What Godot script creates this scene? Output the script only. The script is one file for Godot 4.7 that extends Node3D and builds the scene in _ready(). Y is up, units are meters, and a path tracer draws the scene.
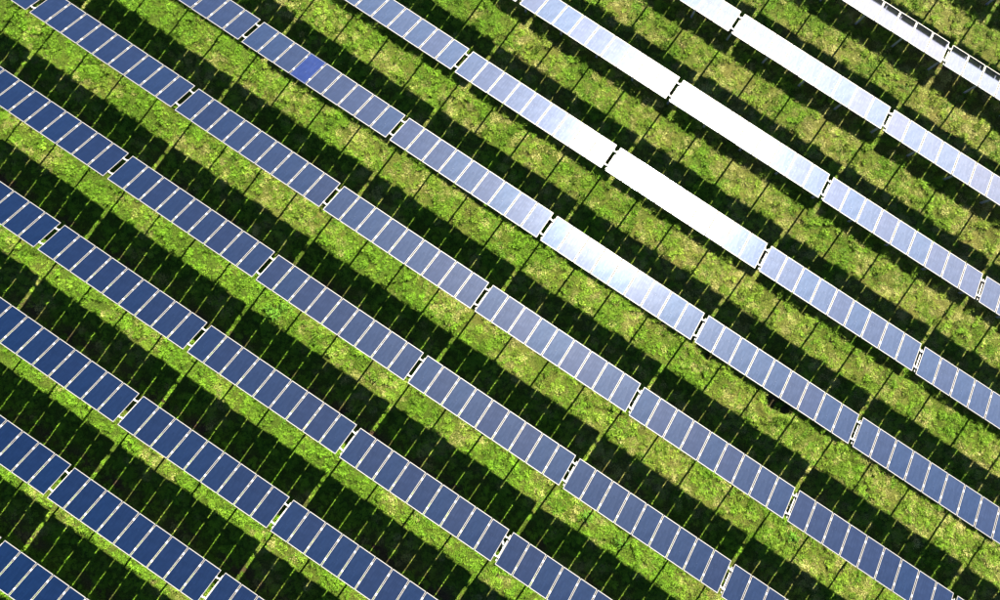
extends Node3D
# A solar farm on rough pasture, seen from a drone about 42 m up. Low sun beyond the upper right corner.

# ---- layout measured for the place (metres) ----
const PSI := 0.592493            # turn of the rows on the ground
const PITCH := 9.5               # one table and the gap after it
const STEP := 1.033              # one panel and the slit after it
const PANEL_W := 0.987
const PANEL_L := 1.847
const TILT := 0.398727           # 22.8 degrees
const LOW_EDGE := 1.66           # height of the low edge of the panels
const U0 := -12.16
const SHIFT := 0.7774            # every row starts this much further along than the one below
const FRAME_W := 0.024
const POST_AT := 0.10
var row_v := {1: -21.394, 2: -16.474, 3: -11.568, 4: -6.64, 5: -1.636, 6: 3.319, 7: 8.301, 8: 13.231, 9: 18.215, 10: 23.155, 11: 28.0, 12: 33.1, 13: 38.03}
var along := Vector3(cos(PSI), 0, sin(PSI))
var across := Vector3(sin(PSI), 0, -cos(PSI))
var sun_to: Vector3
var cam: Camera3D
var rng := RandomNumberGenerator.new()
var used := {}
var M := {}
var n_rough := FastNoiseLite.new()
var n_patch := FastNoiseLite.new()
var n_fine := FastNoiseLite.new()
# hollows scraped into the pasture: x, z, radius, depth
var hollows := []

func lin(r: float, g: float, b: float) -> Color:
	return Color(r, g, b).linear_to_srgb()

func numbered(called: String) -> String:
	var k: int = used.get(called, 0)
	used[called] = k + 1
	return called if k == 0 else "%s_%03d" % [called, k]

func tag(o: Node, label: String, category: String, group := "", kind := "") -> void:
	if label: o.set_meta("label", label)
	if category: o.set_meta("category", category)
	if group: o.set_meta("group", group)
	if kind: o.set_meta("kind", kind)

func place(u: float, v: float, y: float) -> Vector3:
	return along * u + across * v + Vector3(0, y, 0)

# ---------------------------------------------------------------- camera and light
func make_camera_and_light() -> void:
	cam = Camera3D.new()
	cam.name = "camera"
	add_child(cam)
	cam.fov = rad_to_deg(2.0 * atan(300.0 / 775.0))
	cam.near = 0.5
	cam.far = 900.0
	cam.transform = Transform3D(Basis(Vector3(0.999995, 0.002717, 0.001757), Vector3(0.001524, 0.083464, -0.99651), Vector3(-0.002855, 0.996507, 0.083459)).orthonormalized(), Vector3(0, 40.476 + LOW_EDGE, 0))
	cam.current = true

	var el := deg_to_rad(26.0)
	var az := deg_to_rad(2.0)
	sun_to = (across * cos(az) + along * sin(az)) * cos(el) + Vector3(0, sin(el), 0)
	var sun := DirectionalLight3D.new()
	sun.name = "sun"
	add_child(sun)
	sun.look_at_from_position(Vector3.ZERO, -sun_to, Vector3.UP)
	sun.light_energy = 1.6
	sun.light_color = Color(1.0, 0.955, 0.87)
	sun.light_angular_distance = 0.5
	sun.shadow_enabled = true

	var w := 512
	var h := 256
	var im := Image.create(w, h, false, Image.FORMAT_RGBF)
	for j in h:
		var e := (0.5 - (j + 0.5) / h) * PI
		for i in w:
			var phi := (i + 0.5) / w * TAU
			var d := Vector3(sin(phi) * cos(e), sin(e), -cos(phi) * cos(e))
			im.set_pixel(i, j, sky_at(d))
	var sm := PanoramaSkyMaterial.new()
	sm.panorama = ImageTexture.create_from_image(im)
	var sky := Sky.new()
	sky.sky_material = sm
	var env := Environment.new()
	env.background_mode = Environment.BG_SKY
	env.sky = sky
	env.tonemap_mode = Environment.TONE_MAPPER_LINEAR
	env.tonemap_exposure = 7.6
	env.sdfgi_enabled = true
	env.ssao_enabled = true
	env.ssil_enabled = true
	var we := WorldEnvironment.new()
	we.name = "world_environment"
	we.environment = env
	add_child(we)

# clear autumn sky: deep blue overhead, white haze at the horizon, a bright ring round the low sun
func sky_at(d: Vector3) -> Color:
	var el := rad_to_deg(asin(clampf(d.y, 0, 1)))
	var flat := Vector2(d.x, d.z).normalized().dot(Vector2(sun_to.x, sun_to.z).normalized())
	var c := Vector3(0.0035, 0.018, 0.052)
	# haze low in the sky, brighter on the sun's side, whiter lower down
	var side := 0.12 + 0.88 * pow(0.5 + 0.5 * flat, 2.5)
	c += Vector3(1.26 * exp(-pow(el / 17.0, 2.0)), 1.00 * exp(-pow(el / 18.4, 2.0)), 0.84 * exp(-pow(el / 20.6, 2.0))) * 0.37 * side
	var off := rad_to_deg(acos(clampf(d.dot(sun_to), -1, 1)))
	c += Vector3(1.0, 0.93, 0.90) * (0.4 * exp(-off / 5.0) + 0.38 * exp(-off / 12.0))
	return Color(c.x, c.y, c.z)

# ---------------------------------------------------------------- meshes
func quad(st: SurfaceTool, a: Vector3, b: Vector3, c: Vector3, d: Vector3, uv := false) -> void:
	# a b c d run clockwise seen from the front
	var nn := (c - a).cross(b - a).normalized()
	var pts := [a, b, c, a, c, d]
	var uvs := [Vector2(0, 0), Vector2(1, 0), Vector2(1, 1), Vector2(0, 0), Vector2(1, 1), Vector2(0, 1)]
	for i in 6:
		st.set_normal(nn)
		st.set_uv(uvs[i] if uv else Vector2.ZERO)
		st.add_vertex(pts[i])

func add_box(st: SurfaceTool, lo: Vector3, hi: Vector3, t := Transform3D.IDENTITY) -> void:
	var p := []
	for i in 8:
		p.append(t * Vector3(hi.x if i & 1 else lo.x, hi.y if i & 2 else lo.y, hi.z if i & 4 else lo.z))
	quad(st, p[2], p[3], p[7], p[6])
	quad(st, p[0], p[4], p[5], p[1])
	quad(st, p[0], p[1], p[3], p[2])
	quad(st, p[5], p[4], p[6], p[7])
	quad(st, p[4], p[0], p[2], p[6])
	quad(st, p[1], p[5], p[7], p[3])

func begin() -> SurfaceTool:
	var st := SurfaceTool.new()
	st.begin(Mesh.PRIMITIVE_TRIANGLES)
	return st

func node(called: String, mesh: Mesh, parent: Node) -> MeshInstance3D:
	var o := MeshInstance3D.new()
	o.name = called
	o.mesh = mesh
	o.cast_shadow = GeometryInstance3D.SHADOW_CASTING_SETTING_ON
	parent.add_child(o, true)
	return o

# ---------------------------------------------------------------- materials
func metal(r: float, g: float, b: float, rough: float, metallic: float) -> StandardMaterial3D:
	var m := StandardMaterial3D.new()
	m.albedo_color = lin(r, g, b)
	m.roughness = rough
	m.metallic = metallic
	return m

func glass(seed_: int, base: Vector3) -> StandardMaterial3D:
	var r := RandomNumberGenerator.new()
	r.seed = seed_
	var w := 192
	var h := 384
	var im := Image.create(w, h, false, Image.FORMAT_RGB8)
	var streak := FastNoiseLite.new()
	streak.seed = seed_
	streak.frequency = 0.02
	streak.fractal_octaves = 3
	var cells := []
	for i in 6 * 12: cells.append(r.randf_range(0.92, 1.08))
	for j in h:
		for i in w:
			var cx := i / 32
			var cy := j / 32
			var k: float = cells[cy * 6 + cx]
			var c := base * k
			var fx := i % 32
			var fy := j % 32
			if fx == 10 or fx == 21: c = c.lerp(Vector3(0.5, 0.52, 0.55), 0.2)
			if fx == 0 or fy == 0: c = c.lerp(Vector3(0.12, 0.15, 0.2), 0.4)
			# thin dust that rain has drawn down the slope
			var dust: float = clampf(0.5 + 0.9 * streak.get_noise_2d(i * 1.6, j * 0.22) + 0.4 * streak.get_noise_2d(i * 4.0 + 900.0, j * 3.0), 0, 1)
			c += Vector3(0.05, 0.05, 0.05) * dust * dust
			im.set_pixel(i, j, lin(c.x, c.y, c.z))
	# droppings and lichen spots
	for k in r.randi_range(3, 8):
		var x := r.randi_range(3, w - 8)
		var y := r.randi_range(3, h - 8)
		var s := r.randi_range(2, 5)
		im.fill_rect(Rect2i(x, y, s, s + r.randi_range(0, 4)), lin(0.7, 0.7, 0.7))
	var m := StandardMaterial3D.new()
	m.albedo_texture = ImageTexture.create_from_image(im)
	m.metallic_specular = 0.72
	m.roughness = 0.058
	m.metallic = 1.0
	m.clearcoat_enabled = true
	m.clearcoat = 1.0
	m.clearcoat_roughness = 0.05
	return m

func make_materials() -> void:
	M.frame = metal(0.130, 0.130, 0.135, 0.5, 0.0)
	M.dark_frame = metal(0.014, 0.024, 0.060, 0.45, 0.0)
	M.clamp = metal(0.40, 0.40, 0.40, 0.4, 0.0)
	M.rail = metal(0.27, 0.27, 0.27, 0.5, 0.0)
	M.post = metal(0.27, 0.31, 0.36, 0.55, 0.1)
	M.back = metal(0.40, 0.41, 0.42, 0.6, 0.0)
	M.glass = [glass(11, Vector3(0.205, 0.258, 0.340)), glass(12, Vector3(0.215, 0.252, 0.330)), glass(13, Vector3(0.195, 0.258, 0.345)), glass(14, Vector3(0.200, 0.240, 0.315))]
	M.blue = glass(19, Vector3(0.14, 0.21, 0.50))

func grass_material(light: float) -> StandardMaterial3D:
	var m := StandardMaterial3D.new()
	m.vertex_color_use_as_albedo = true
	m.roughness = 0.75
	m.metallic_specular = 0.25
	m.cull_mode = BaseMaterial3D.CULL_DISABLED
	m.backlight_enabled = true
	m.backlight = Color(light, light, light * 0.4)
	return m

# ---------------------------------------------------------------- the ground
func axis(lo: float, hi: float, step: float, far: Array) -> PackedFloat32Array:
	var a := PackedFloat32Array()
	for k in range(far.size() - 1, -1, -1): a.append(lo - far[k])
	var n := int(round((hi - lo) / step))
	for i in n + 1: a.append(lo + i * step)
	for k in far.size(): a.append(hi + far[k])
	return a

func ground_y(x: float, z: float) -> float:
	var y := 0.05 * n_rough.get_noise_2d(x, z) + 0.025 * n_fine.get_noise_2d(x * 1.7, z * 1.7)
	for q in hollows:
		var d: float = Vector2(x - q[0], z - q[1]).length() / q[2]
		if d < 2.0:
			y -= q[3] * (1.0 - smoothstep(0.45, 1.0, d))
			y += q[3] * 0.22 * exp(-pow((d - 1.2) / 0.22, 2.0))
	return y

# how bare the soil is: along the drip line under each row's low edge, and in the hollows
func bare(x: float, z: float) -> float:
	var v := across.x * x + across.z * z
	var b := 0.0
	for k in row_v:
		var d: float = v - float(row_v[k]) + 0.15
		b = maxf(b, exp(-pow(d / 0.45, 2.0)))
	b *= clampf(0.50 + 1.3 * n_patch.get_noise_2d(x * 2.2 + 70.0, z * 2.2), 0.0, 1.0)
	for q in hollows:
		var d2: float = Vector2(x - q[0], z - q[1]).length() / q[2]
		b = maxf(b, 0.85 - 0.85 * smoothstep(0.4, 0.85, d2))
	return b

# 0 lush green to 1 straw
func dryness(x: float, z: float) -> float:
	var d := 0.27 + 0.62 * n_patch.get_noise_2d(x, z) + 0.40 * n_rough.get_noise_2d(x * 0.8 + 31.0, z * 0.8)
	d += 0.009 * x - 0.006 * z - 0.04
	return clampf(d, 0.0, 1.0)

func make_ground() -> void:
	var far := [3.0, 8.0, 18.0, 40.0, 90.0, 200.0, 380.0]
	var xs := axis(-34.0, 34.0, 0.22, far)
	var zs := axis(-27.0, 19.0, 0.22, far)
	var nx := xs.size()
	var nz := zs.size()
	var verts := PackedVector3Array()
	var norms := PackedVector3Array()
	var cols := PackedColorArray()
	var uvs := PackedVector2Array()
	var idx := PackedInt32Array()
	for j in nz:
		for i in nx:
			var x := xs[i]
			var z := zs[j]
			verts.append(Vector3(x, ground_y(x, z), z))
			var e := 0.12
			norms.append(Vector3(ground_y(x - e, z) - ground_y(x + e, z), 2 * e, ground_y(x, z - e) - ground_y(x, z + e)).normalized())
			var soil := Vector3(0.075, 0.052, 0.034)
			var green := Vector3(0.068, 0.120, 0.012).lerp(Vector3(0.150, 0.145, 0.040), dryness(x, z))
			var c := green.lerp(soil, bare(x, z))
			cols.append(Color(c.x, c.y, c.z))
			uvs.append(Vector2(x, z) / 2.7)
	for j in nz - 1:
		for i in nx - 1:
			var a := j * nx + i
			idx.append_array(PackedInt32Array([a, a + 1, a + nx + 1, a, a + nx + 1, a + nx]))
	var arr := []
	arr.resize(Mesh.ARRAY_MAX)
	arr[Mesh.ARRAY_VERTEX] = verts
	arr[Mesh.ARRAY_NORMAL] = norms
	arr[Mesh.ARRAY_COLOR] = cols
	arr[Mesh.ARRAY_TEX_UV] = uvs
	arr[Mesh.ARRAY_INDEX] = idx
	var am := ArrayMesh.new()
	am.add_surface_from_arrays(Mesh.PRIMITIVE_TRIANGLES, arr)
	var im := Image.create(512, 512, false, Image.FORMAT_RGB8)
	var nz1 := FastNoiseLite.new()
	nz1.seed = 5
	nz1.frequency = 0.06
	nz1.fractal_octaves = 4
	var base := nz1.get_seamless_image(512, 512)
	for j in 512:
		for i in 512:
			var k := clampf(0.35 + 0.75 * base.get_pixel(i, j).r, 0, 1)
			im.set_pixel(i, j, Color(k, k * 0.99, k * 0.96))
	var m := StandardMaterial3D.new()
	m.albedo_texture = ImageTexture.create_from_image(im)
	m.vertex_color_use_as_albedo = true
	m.roughness = 0.95
	m.metallic_specular = 0.2
	am.surface_set_material(0, m)
	var o := node("ground", am, self)
	tag(o, "rough pasture with bare soil strips under the solar rows", "ground", "", "structure")

# ---------------------------------------------------------------- grass
func blade(st: SurfaceTool, r: RandomNumberGenerator, at: Vector3, length: float, width: float, lean: float, col: Color) -> void:
	var a := r.randf() * TAU
	var out := Vector3(cos(a), 0, sin(a))
	var side := Vector3(-sin(a), 0, cos(a)) * width * 0.5
	var mid := at + out * length * 0.45 * sin(lean * 0.6) + Vector3.UP * length * 0.5 * cos(lean * 0.6)
	var tip := mid + out * length * 0.5 * sin(lean * 1.35) + Vector3.UP * length * 0.5 * cos(minf(lean * 1.35, 1.75))
	var nn := (Vector3.UP * 0.7 + out * -0.4).normalized()
	for p in [at - side, mid - side * 0.8, mid + side * 0.8, at - side, mid + side * 0.8, at + side, mid - side * 0.8, tip, mid + side * 0.8]:
		st.set_color(col)
		st.set_normal(nn)
		st.add_vertex(p)

func clump(seed_: int, blades: int, radius: float, l0: float, l1: float, width: float, lean0: float, lean1: float, mat: Material) -> ArrayMesh:
	var r := RandomNumberGenerator.new()
	r.seed = seed_
	var st := begin()
	var tufts := []
	for t in 9:
		var a := r.randf() * TAU
		var q := sqrt(r.randf()) * radius
		tufts.append([Vector3(cos(a) * q, 0, sin(a) * q), r.randf_range(0.6, 1.45), r.randf_range(0.6, 1.3)])
	for k in blades:
		var t = tufts[r.randi() % tufts.size()]
		var a := r.randf() * TAU
		var q := sqrt(r.randf()) * 0.09
		var tone: float = t[1] * r.randf_range(0.65, 1.35)
		var warm := r.randf_range(0.92, 1.12)
		blade(st, r, t[0] + Vector3(cos(a) * q, -0.01, sin(a) * q), r.randf_range(l0, l1) * t[2], width * r.randf_range(0.7, 1.3), r.randf_range(lean0, lean1), Color(tone * warm, tone, tone * 0.95))
	var am := st.commit()
	am.surface_set_material(0, mat)
	return am

func scatter(called: String, label: String, mesh: Mesh, per_m2: float, how: Callable) -> void:
	var r := RandomNumberGenerator.new()
	r.seed = hash(called)
	var placed := []
	var tints := []
	var count := int(per_m2 * 64.0 * 42.0)
	for k in count:
		var z := r.randf_range(-24.5, 16.5)
		var half := 30.2 - z * 0.06
		var x := r.randf_range(-half, half)
		var c = how.call(x, z, r)
		if c == null: continue
		var s := r.randf_range(0.75, 1.3)
		placed.append(Transform3D(Basis(Vector3.UP, r.randf() * TAU).scaled(Vector3(s, s * r.randf_range(0.75, 1.2), s)), Vector3(x, ground_y(x, z), z)))
		tints.append(c)
	var mm := MultiMesh.new()
	mm.transform_format = MultiMesh.TRANSFORM_3D
	mm.use_colors = true
	mm.mesh = mesh
	mm.instance_count = placed.size()
	for k in placed.size():
		mm.set_instance_transform(k, placed[k])
		mm.set_instance_color(k, tints[k])
	var o := MultiMeshInstance3D.new()
	o.name = called
	o.multimesh = mm
	add_child(o)
	tag(o, label, "grass", "", "stuff")

func mixed(a: Vector3, b: Vector3, t: float, k: float) -> Color:
	var c := a.lerp(b, t) * k
	return Color(c.x, c.y, c.z)

# clumps of different growth: some pale, some dark
func spot(x: float, z: float) -> float:
	return clampf(1.0 + 0.75 * n_fine.get_noise_2d(x * 3.6 + 400.0, z * 3.6), 0.55, 1.55)

func make_grass() -> void:
	var gm := grass_material(0.25)
	var lush := func(x, z, r):
		if r.randf() < bare(x, z) * 0.85: return null
		var d: float = dryness(x, z)
		if r.randf() < d * 0.45: return null
		return mixed(Vector3(0.110, 0.245, 0.012), Vector3(0.225, 0.300, 0.038), clampf(d * 0.9 + r.randf_range(-0.2, 0.25), 0, 1), spot(x, z) * r.randf_range(0.75, 1.2))
	scatter("meadow_grass", "short lush green pasture grass between and under the solar rows", clump(1, 150, 0.24, 0.04, 0.09, 0.013, 0.35, 1.3, gm), 8.0, lush)
	var tall := func(x, z, r):
		if n_fine.get_noise_2d(x * 2.8 + 50.0, z * 2.8) < 0.06: return null
		return lush.call(x, z, r)
	scatter("meadow_grass_001", "taller tufted green pasture grass scattered over the meadow", clump(2, 110, 0.13, 0.08, 0.19, 0.014, 0.25, 1.2, gm), 9.0, tall)
	var dry := func(x, z, r):
		if r.randf() < bare(x, z) * 0.7: return null
		var d: float = dryness(x, z)
		if r.randf() > d * 1.15: return null
		return mixed(Vector3(0.27, 0.30, 0.075), Vector3(0.38, 0.37, 0.13), r.randf(), spot(x, z) * r.randf_range(0.7, 1.15))
	scatter("dry_grass", "straw coloured dead grass lying in patches on the pasture", clump(3, 110, 0.22, 0.06, 0.15, 0.011, 0.8, 1.45, gm), 7.0, dry)
	var herb := func(x, z, r):
		if r.randf() < bare(x, z): return null
		if n_patch.get_noise_2d(x * 1.9 - 200.0, z * 1.9) < 0.12: return null
		return mixed(Vector3(0.060, 0.150, 0.010), Vector3(0.12, 0.25, 0.015), r.randf(), r.randf_range(0.8, 1.15))
	scatter("clover", "darker green broad leaved clover patches among the pasture grass", clump(4, 90, 0.20, 0.04, 0.07, 0.03, 0.7, 1.4, gm), 4.0, herb)

# ---------------------------------------------------------------- one solar table
func laminate_mesh(mat: Material) -> ArrayMesh:
	var b := FRAME_W
	var x := PANEL_W / 2 - b
	var st := begin()
	quad(st, Vector3(-x, -0.004, b), Vector3(x, -0.004, b), Vector3(x, -0.004, PANEL_L - b), Vector3(-x, -0.004, PANEL_L - b), true)
	var am := st.commit()
	am.surface_set_material(0, mat)
	var sb := begin()
	quad(sb, Vector3(-x, -0.011, PANEL_L - b), Vector3(x, -0.011, PANEL_L - b), Vector3(x, -0.011, b), Vector3(-x, -0.011, b))
	sb.commit(am)
	am.surface_set_material(1, M.back)
	return am

func frame_mesh(mat: Material, b: float) -> ArrayMesh:
	var x := PANEL_W / 2
	var e := b + 0.008
	var st := begin()
	add_box(st, Vector3(-x, -0.04, 0), Vector3(-x + b, 0, PANEL_L))
	add_box(st, Vector3(x - b, -0.04, 0), Vector3(x, 0, PANEL_L))
	add_box(st, Vector3(-x + b, -0.04, 0), Vector3(x - b, 0, e))
	add_box(st, Vector3(-x + b, -0.04, PANEL_L - e), Vector3(x - b, 0, PANEL_L))
	var am := st.commit()
	am.surface_set_material(0, mat)
	return am

func box_mesh(lo: Vector3, hi: Vector3, mat: Material) -> ArrayMesh:
	var st := begin()
	add_box(st, lo, hi)
	var am := st.commit()
	am.surface_set_material(0, mat)
	return am

func make_table() -> Node3D:
	var t := Node3D.new()
	var slope := Vector3(0, sin(TILT), cos(TILT))
	var up := Vector3(0, cos(TILT), -sin(TILT))
	var lie := Basis(Vector3.RIGHT, up, slope)
	var start := -PITCH / 2                       # the middle of the gap before the table
	var origin := Vector3(0, LOW_EDGE, 0)
	var first := -4 * STEP
	# ground-mounted piles, each with a sloping rafter on its head
	var mid := origin + slope * PANEL_L * 0.5 - up * 0.20
	var post := begin()
	add_box(post, Vector3(-0.05, -0.25, -0.030), Vector3(0.05, mid.y - 0.005, -0.022))
	add_box(post, Vector3(-0.05, -0.25, -0.022), Vector3(-0.042, mid.y - 0.005, 0.03))
	add_box(post, Vector3(0.042, -0.25, -0.022), Vector3(0.05, mid.y - 0.005, 0.03))
	var pm := post.commit()
	pm.surface_set_material(0, M.post)
	var rm := box_mesh(Vector3(-0.03, -0.20, 0.10 * PANEL_L), Vector3(0.03, -0.121, 0.90 * PANEL_L), M.rail)
	for j in 4:
		var x := start + POST_AT + j * PITCH / 4
		var p := node("post", pm, t)
		p.position = Vector3(x, 0, mid.z)
		var ra := node("rafter", rm, t)
		ra.transform = Transform3D(lie, origin + Vector3(x, 0, 0))
	var um := box_mesh(Vector3(-PITCH / 2 + 0.004, -0.12, -0.035), Vector3(PITCH / 2 - 0.004, -0.041, 0.035), M.rail)
	for s in [0.21, 0.79]:
		var pu := node("purlin", um, t)
		pu.transform = Transform3D(lie, origin + slope * PANEL_L * s)
	var cm := box_mesh(Vector3(-0.034, 0.0015, -0.055), Vector3(0.034, 0.012, 0.055), M.clamp)
	var em := box_mesh(Vector3(-0.02, 0.0015, -0.05), Vector3(0.02, 0.012, 0.05), M.clamp)
	var fm := frame_mesh(M.frame, FRAME_W)
	for i in 9:
		var g := node("solar_panel", lam[i % lam.size()], t)
		g.transform = Transform3D(lie, origin + Vector3(first + i * STEP, 0, 0))
		node("frame", fm, g)
	for i in 10:
		for s in [0.21, 0.79]:
			var c := node("clamp", em if i == 0 or i == 9 else cm, t)
			var x2 := first + (i - 0.5) * STEP
			if i == 0: x2 += 0.02
			if i == 9: x2 -= 0.02
			c.transform = Transform3D(lie, origin + Vector3(x2, 0, 0) + slope * PANEL_L * s)
	return t

var lam := []
const ORD := ["", "first", "second", "third", "fourth", "fifth", "sixth", "seventh", "eighth", "ninth", "tenth", "eleventh", "twelfth", "thirteenth"]

func in_frame(p: Vector3, margin := 0.0) -> bool:
	var q := cam.global_transform.affine_inverse() * p
	if q.z > -0.1: return false
	var x := 500.0 + 775.0 * q.x / -q.z
	var y := 300.0 - 775.0 * q.y / -q.z
	return x > -margin and x < 1000 + margin and y > -margin and y < 600 + margin

func pixel(p: Vector3) -> Vector2:
	var q := cam.global_transform.affine_inverse() * p
	return Vector2(500.0 + 775.0 * q.x / -q.z, 300.0 - 775.0 * q.y / -q.z)

func make_tables() -> void:
	for g in M.glass: lam.append(laminate_mesh(g))
	var proto := make_table()
	var turn := Basis(along, Vector3.UP, -across)
	var r := RandomNumberGenerator.new()
	r.seed = 77
	for k in row_v:
		var seen := []
		for i in range(-6, 9):
			var u: float = U0 + i * PITCH + SHIFT * (k - 6) + PITCH / 2
			var share := 0
			var shade := 0
			for a in 21:
				for b in 5:
					var p := place(u + (a - 10) / 10.0 * 4.6, row_v[k] - b / 4.0 * 1.70, LOW_EDGE + b / 4.0 * 0.717)
					if in_frame(p): share += 1
					if in_frame(p - sun_to * (p.y / sun_to.y)): shade += 1
			if share > 0 or shade > 2: seen.append([i, u, share, shade])
		var order := 0
		var nth := 0
		for q in seen:
			var t: Node3D = proto.duplicate()
			t.name = numbered("solar_table")
			add_child(t)
			t.transform = Transform3D(turn * Basis(Vector3.BACK, deg_to_rad(r.randfn(0, 0.06))) * Basis(Vector3.RIGHT, deg_to_rad(r.randfn(0, 0.07))), place(q[1], row_v[k] + r.randfn(0, 0.012), r.randfn(0, 0.012) + (0.18 if k >= 12 else 0.0)))
			if q[2] > 0: order += 1
			nth += 1
			dress(t, r, k, q, order, nth)
	proto.free()

func dress(t: Node3D, r: RandomNumberGenerator, k: int, q: Array, order: int, nth: int) -> void:
	var mid := pixel(t.transform * Vector3(0, LOW_EDGE + 0.35, 0.85))
	var look := "deep blue"
	if mid.distance_to(Vector2(655, 185)) < 130: look = "glaring white"
	elif mid.x - mid.y > 560: look = "pale grey white"
	elif mid.x - mid.y > 150: look = "greyish blue"
	var label := "%s solar table, %s from left in %s row counted from bottom left corner" % [look, ORD[order], ORD[k]]
	if q[2] == 0:
		if k >= 12: label = "%s solar table along the %s unseen row past the top right corner" % [ORD[nth], "nearer" if k == 12 else "farther"]
		elif order == 0: label = "solar table cut off by the picture edge before the start of the %s row" % ORD[k]
		else: label = "solar table cut off by the picture edge after the end of the %s row" % ORD[k]
	if k == 7 and q[0] == -1: label = "solar table with one brighter blue panel without a pale frame, upper left"
	tag(t, label, "solar panel", "solar tables standing in long parallel rows")
	# each table was set by hand: a few millimetres and fractions of a degree apart
	var n := 0
	for c in t.get_children():
		if c is MeshInstance3D and String(c.name).begins_with("solar_panel"):
			c.mesh = lam[r.randi() % lam.size()]
			c.rotate_object_local(Vector3.RIGHT, deg_to_rad(r.randfn(0, 0.16)))
			c.rotate_object_local(Vector3.BACK, deg_to_rad(r.randfn(0, 0.16)))
			if k == 7 and q[0] == -1 and n == 3:
				c.mesh = laminate_mesh(M.blue)
				c.set_meta("label", "brighter blue replacement panel with a dark blue frame")
				c.get_child(0).mesh = frame_mesh(M.dark_frame, 0.03)
			n += 1

# ---------------------------------------------------------------- weeds
func weed_mesh(seed_: int, leaves: int, size: float, mat: Material) -> ArrayMesh:
	var r := RandomNumberGenerator.new()
	r.seed = seed_
	var st := begin()
	for k in leaves:
		var a := r.randf() * TAU
		var out := Vector3(cos(a), 0, sin(a))
		var side := Vector3(-sin(a), 0, cos(a))
		var l := size * r.randf_range(0.25, 0.8)
		var w := l * r.randf_range(0.18, 0.30)
		var rise := r.randf_range(0.15, 0.9)
		var root := Vector3(r.randfn(0.0, 0.20), r.randf_range(0.0, 0.12), r.randfn(0.0, 0.20)) * size * 2.0
		root.y = absf(root.y)
		var prev_l := root
		var prev_r := root
		var tone := r.randf_range(0.75, 1.25)
		for s in range(1, 5):
			var f := s / 4.0
			var c := root + out * l * f * cos(rise) + Vector3.UP * (l * (sin(rise) * f - 0.35 * f * f))
			c.y = maxf(c.y, 0.02)
			var hw: float = w * [0.0, 0.8, 1.0, 0.7, 0.02][s] * 0.5
			var a1 := c - side * hw + Vector3.UP * hw * 0.25
			var b1 := c + side * hw + Vector3.UP * hw * 0.25
			for p in [prev_l, a1, b1, prev_l, b1, prev_r]:
				st.set_color(Color(tone, tone, tone))
				st.set_normal((Vector3.UP + out * 0.2).normalized())
				st.add_vertex(p)
			prev_l = a1
			prev_r = b1
	var am := st.commit()
	am.surface_set_material(0, mat)
	return am

func ground_at(px: float, py: float) -> Vector3:
	var d := cam.global_transform.basis * Vector3((px - 500.0) / 775.0, (300.0 - py) / 775.0, -1.0)
	var o := cam.global_position
	return o + d * (-o.y / d.y)

func make_weeds() -> void:
	var m := StandardMaterial3D.new()
	m.vertex_color_use_as_albedo = true
	m.albedo_color = lin(0.060, 0.145, 0.014)
	m.roughness = 0.9
	m.metallic_specular = 0.15
	m.cull_mode = BaseMaterial3D.CULL_DISABLED
	m.backlight_enabled = true
	m.backlight = Color(0.10, 0.14, 0.03)
	var spots := [[272, 313, 0.55, 90, "large leafy dock clump on lit grass below the fifth row, left of middle"],
		[284, 308, 0.42, 60, "smaller leafy dock clump just right of the large one below the fifth row"],
		[587, 516, 0.36, 50, "low leafy green weed on dry grass below the fifth row near bottom centre"],
		[621, 543, 0.38, 50, "bright green leafy weed below the fifth row, beside a post shadow"],
		[793, 536, 0.40, 60, "dark leafy weed clump on lit grass below the sixth row, bottom right"]]
	for k in spots.size():
		var s: Array = spots[k]
		var o := node(numbered("dock_weed"), weed_mesh(50 + k, s[3], s[2], m), self)
		var p := ground_at(s[0], s[1])
		o.position = Vector3(p.x, ground_y(p.x, p.z), p.z)
		tag(o, s[4], "weed", "leafy weeds in the pasture")

# ---------------------------------------------------------------- everything
func _ready() -> void:
	rng.seed = 4
	n_rough.seed = 3
	n_rough.frequency = 0.55
	n_rough.fractal_octaves = 3
	n_patch.seed = 9
	n_patch.frequency = 0.16
	n_patch.fractal_octaves = 4
	n_fine.seed = 21
	n_fine.frequency = 1.1
	n_fine.fractal_octaves = 2
	make_camera_and_light()
	for q in [[776, 402, 0.75, 0.22], [786, 409, 0.45, 0.18], [707, 355, 0.40, 0.16], [872, 479, 0.2, 0.14], [866, 490, 0.2, 0.12], [832, 342, 0.18, 0.12]]:
		var p := ground_at(q[0], q[1])
		hollows.append([p.x, p.z, q[2], q[3]])
	make_materials()
	make_ground()
	make_tables()
	make_weeds()
	make_grass()
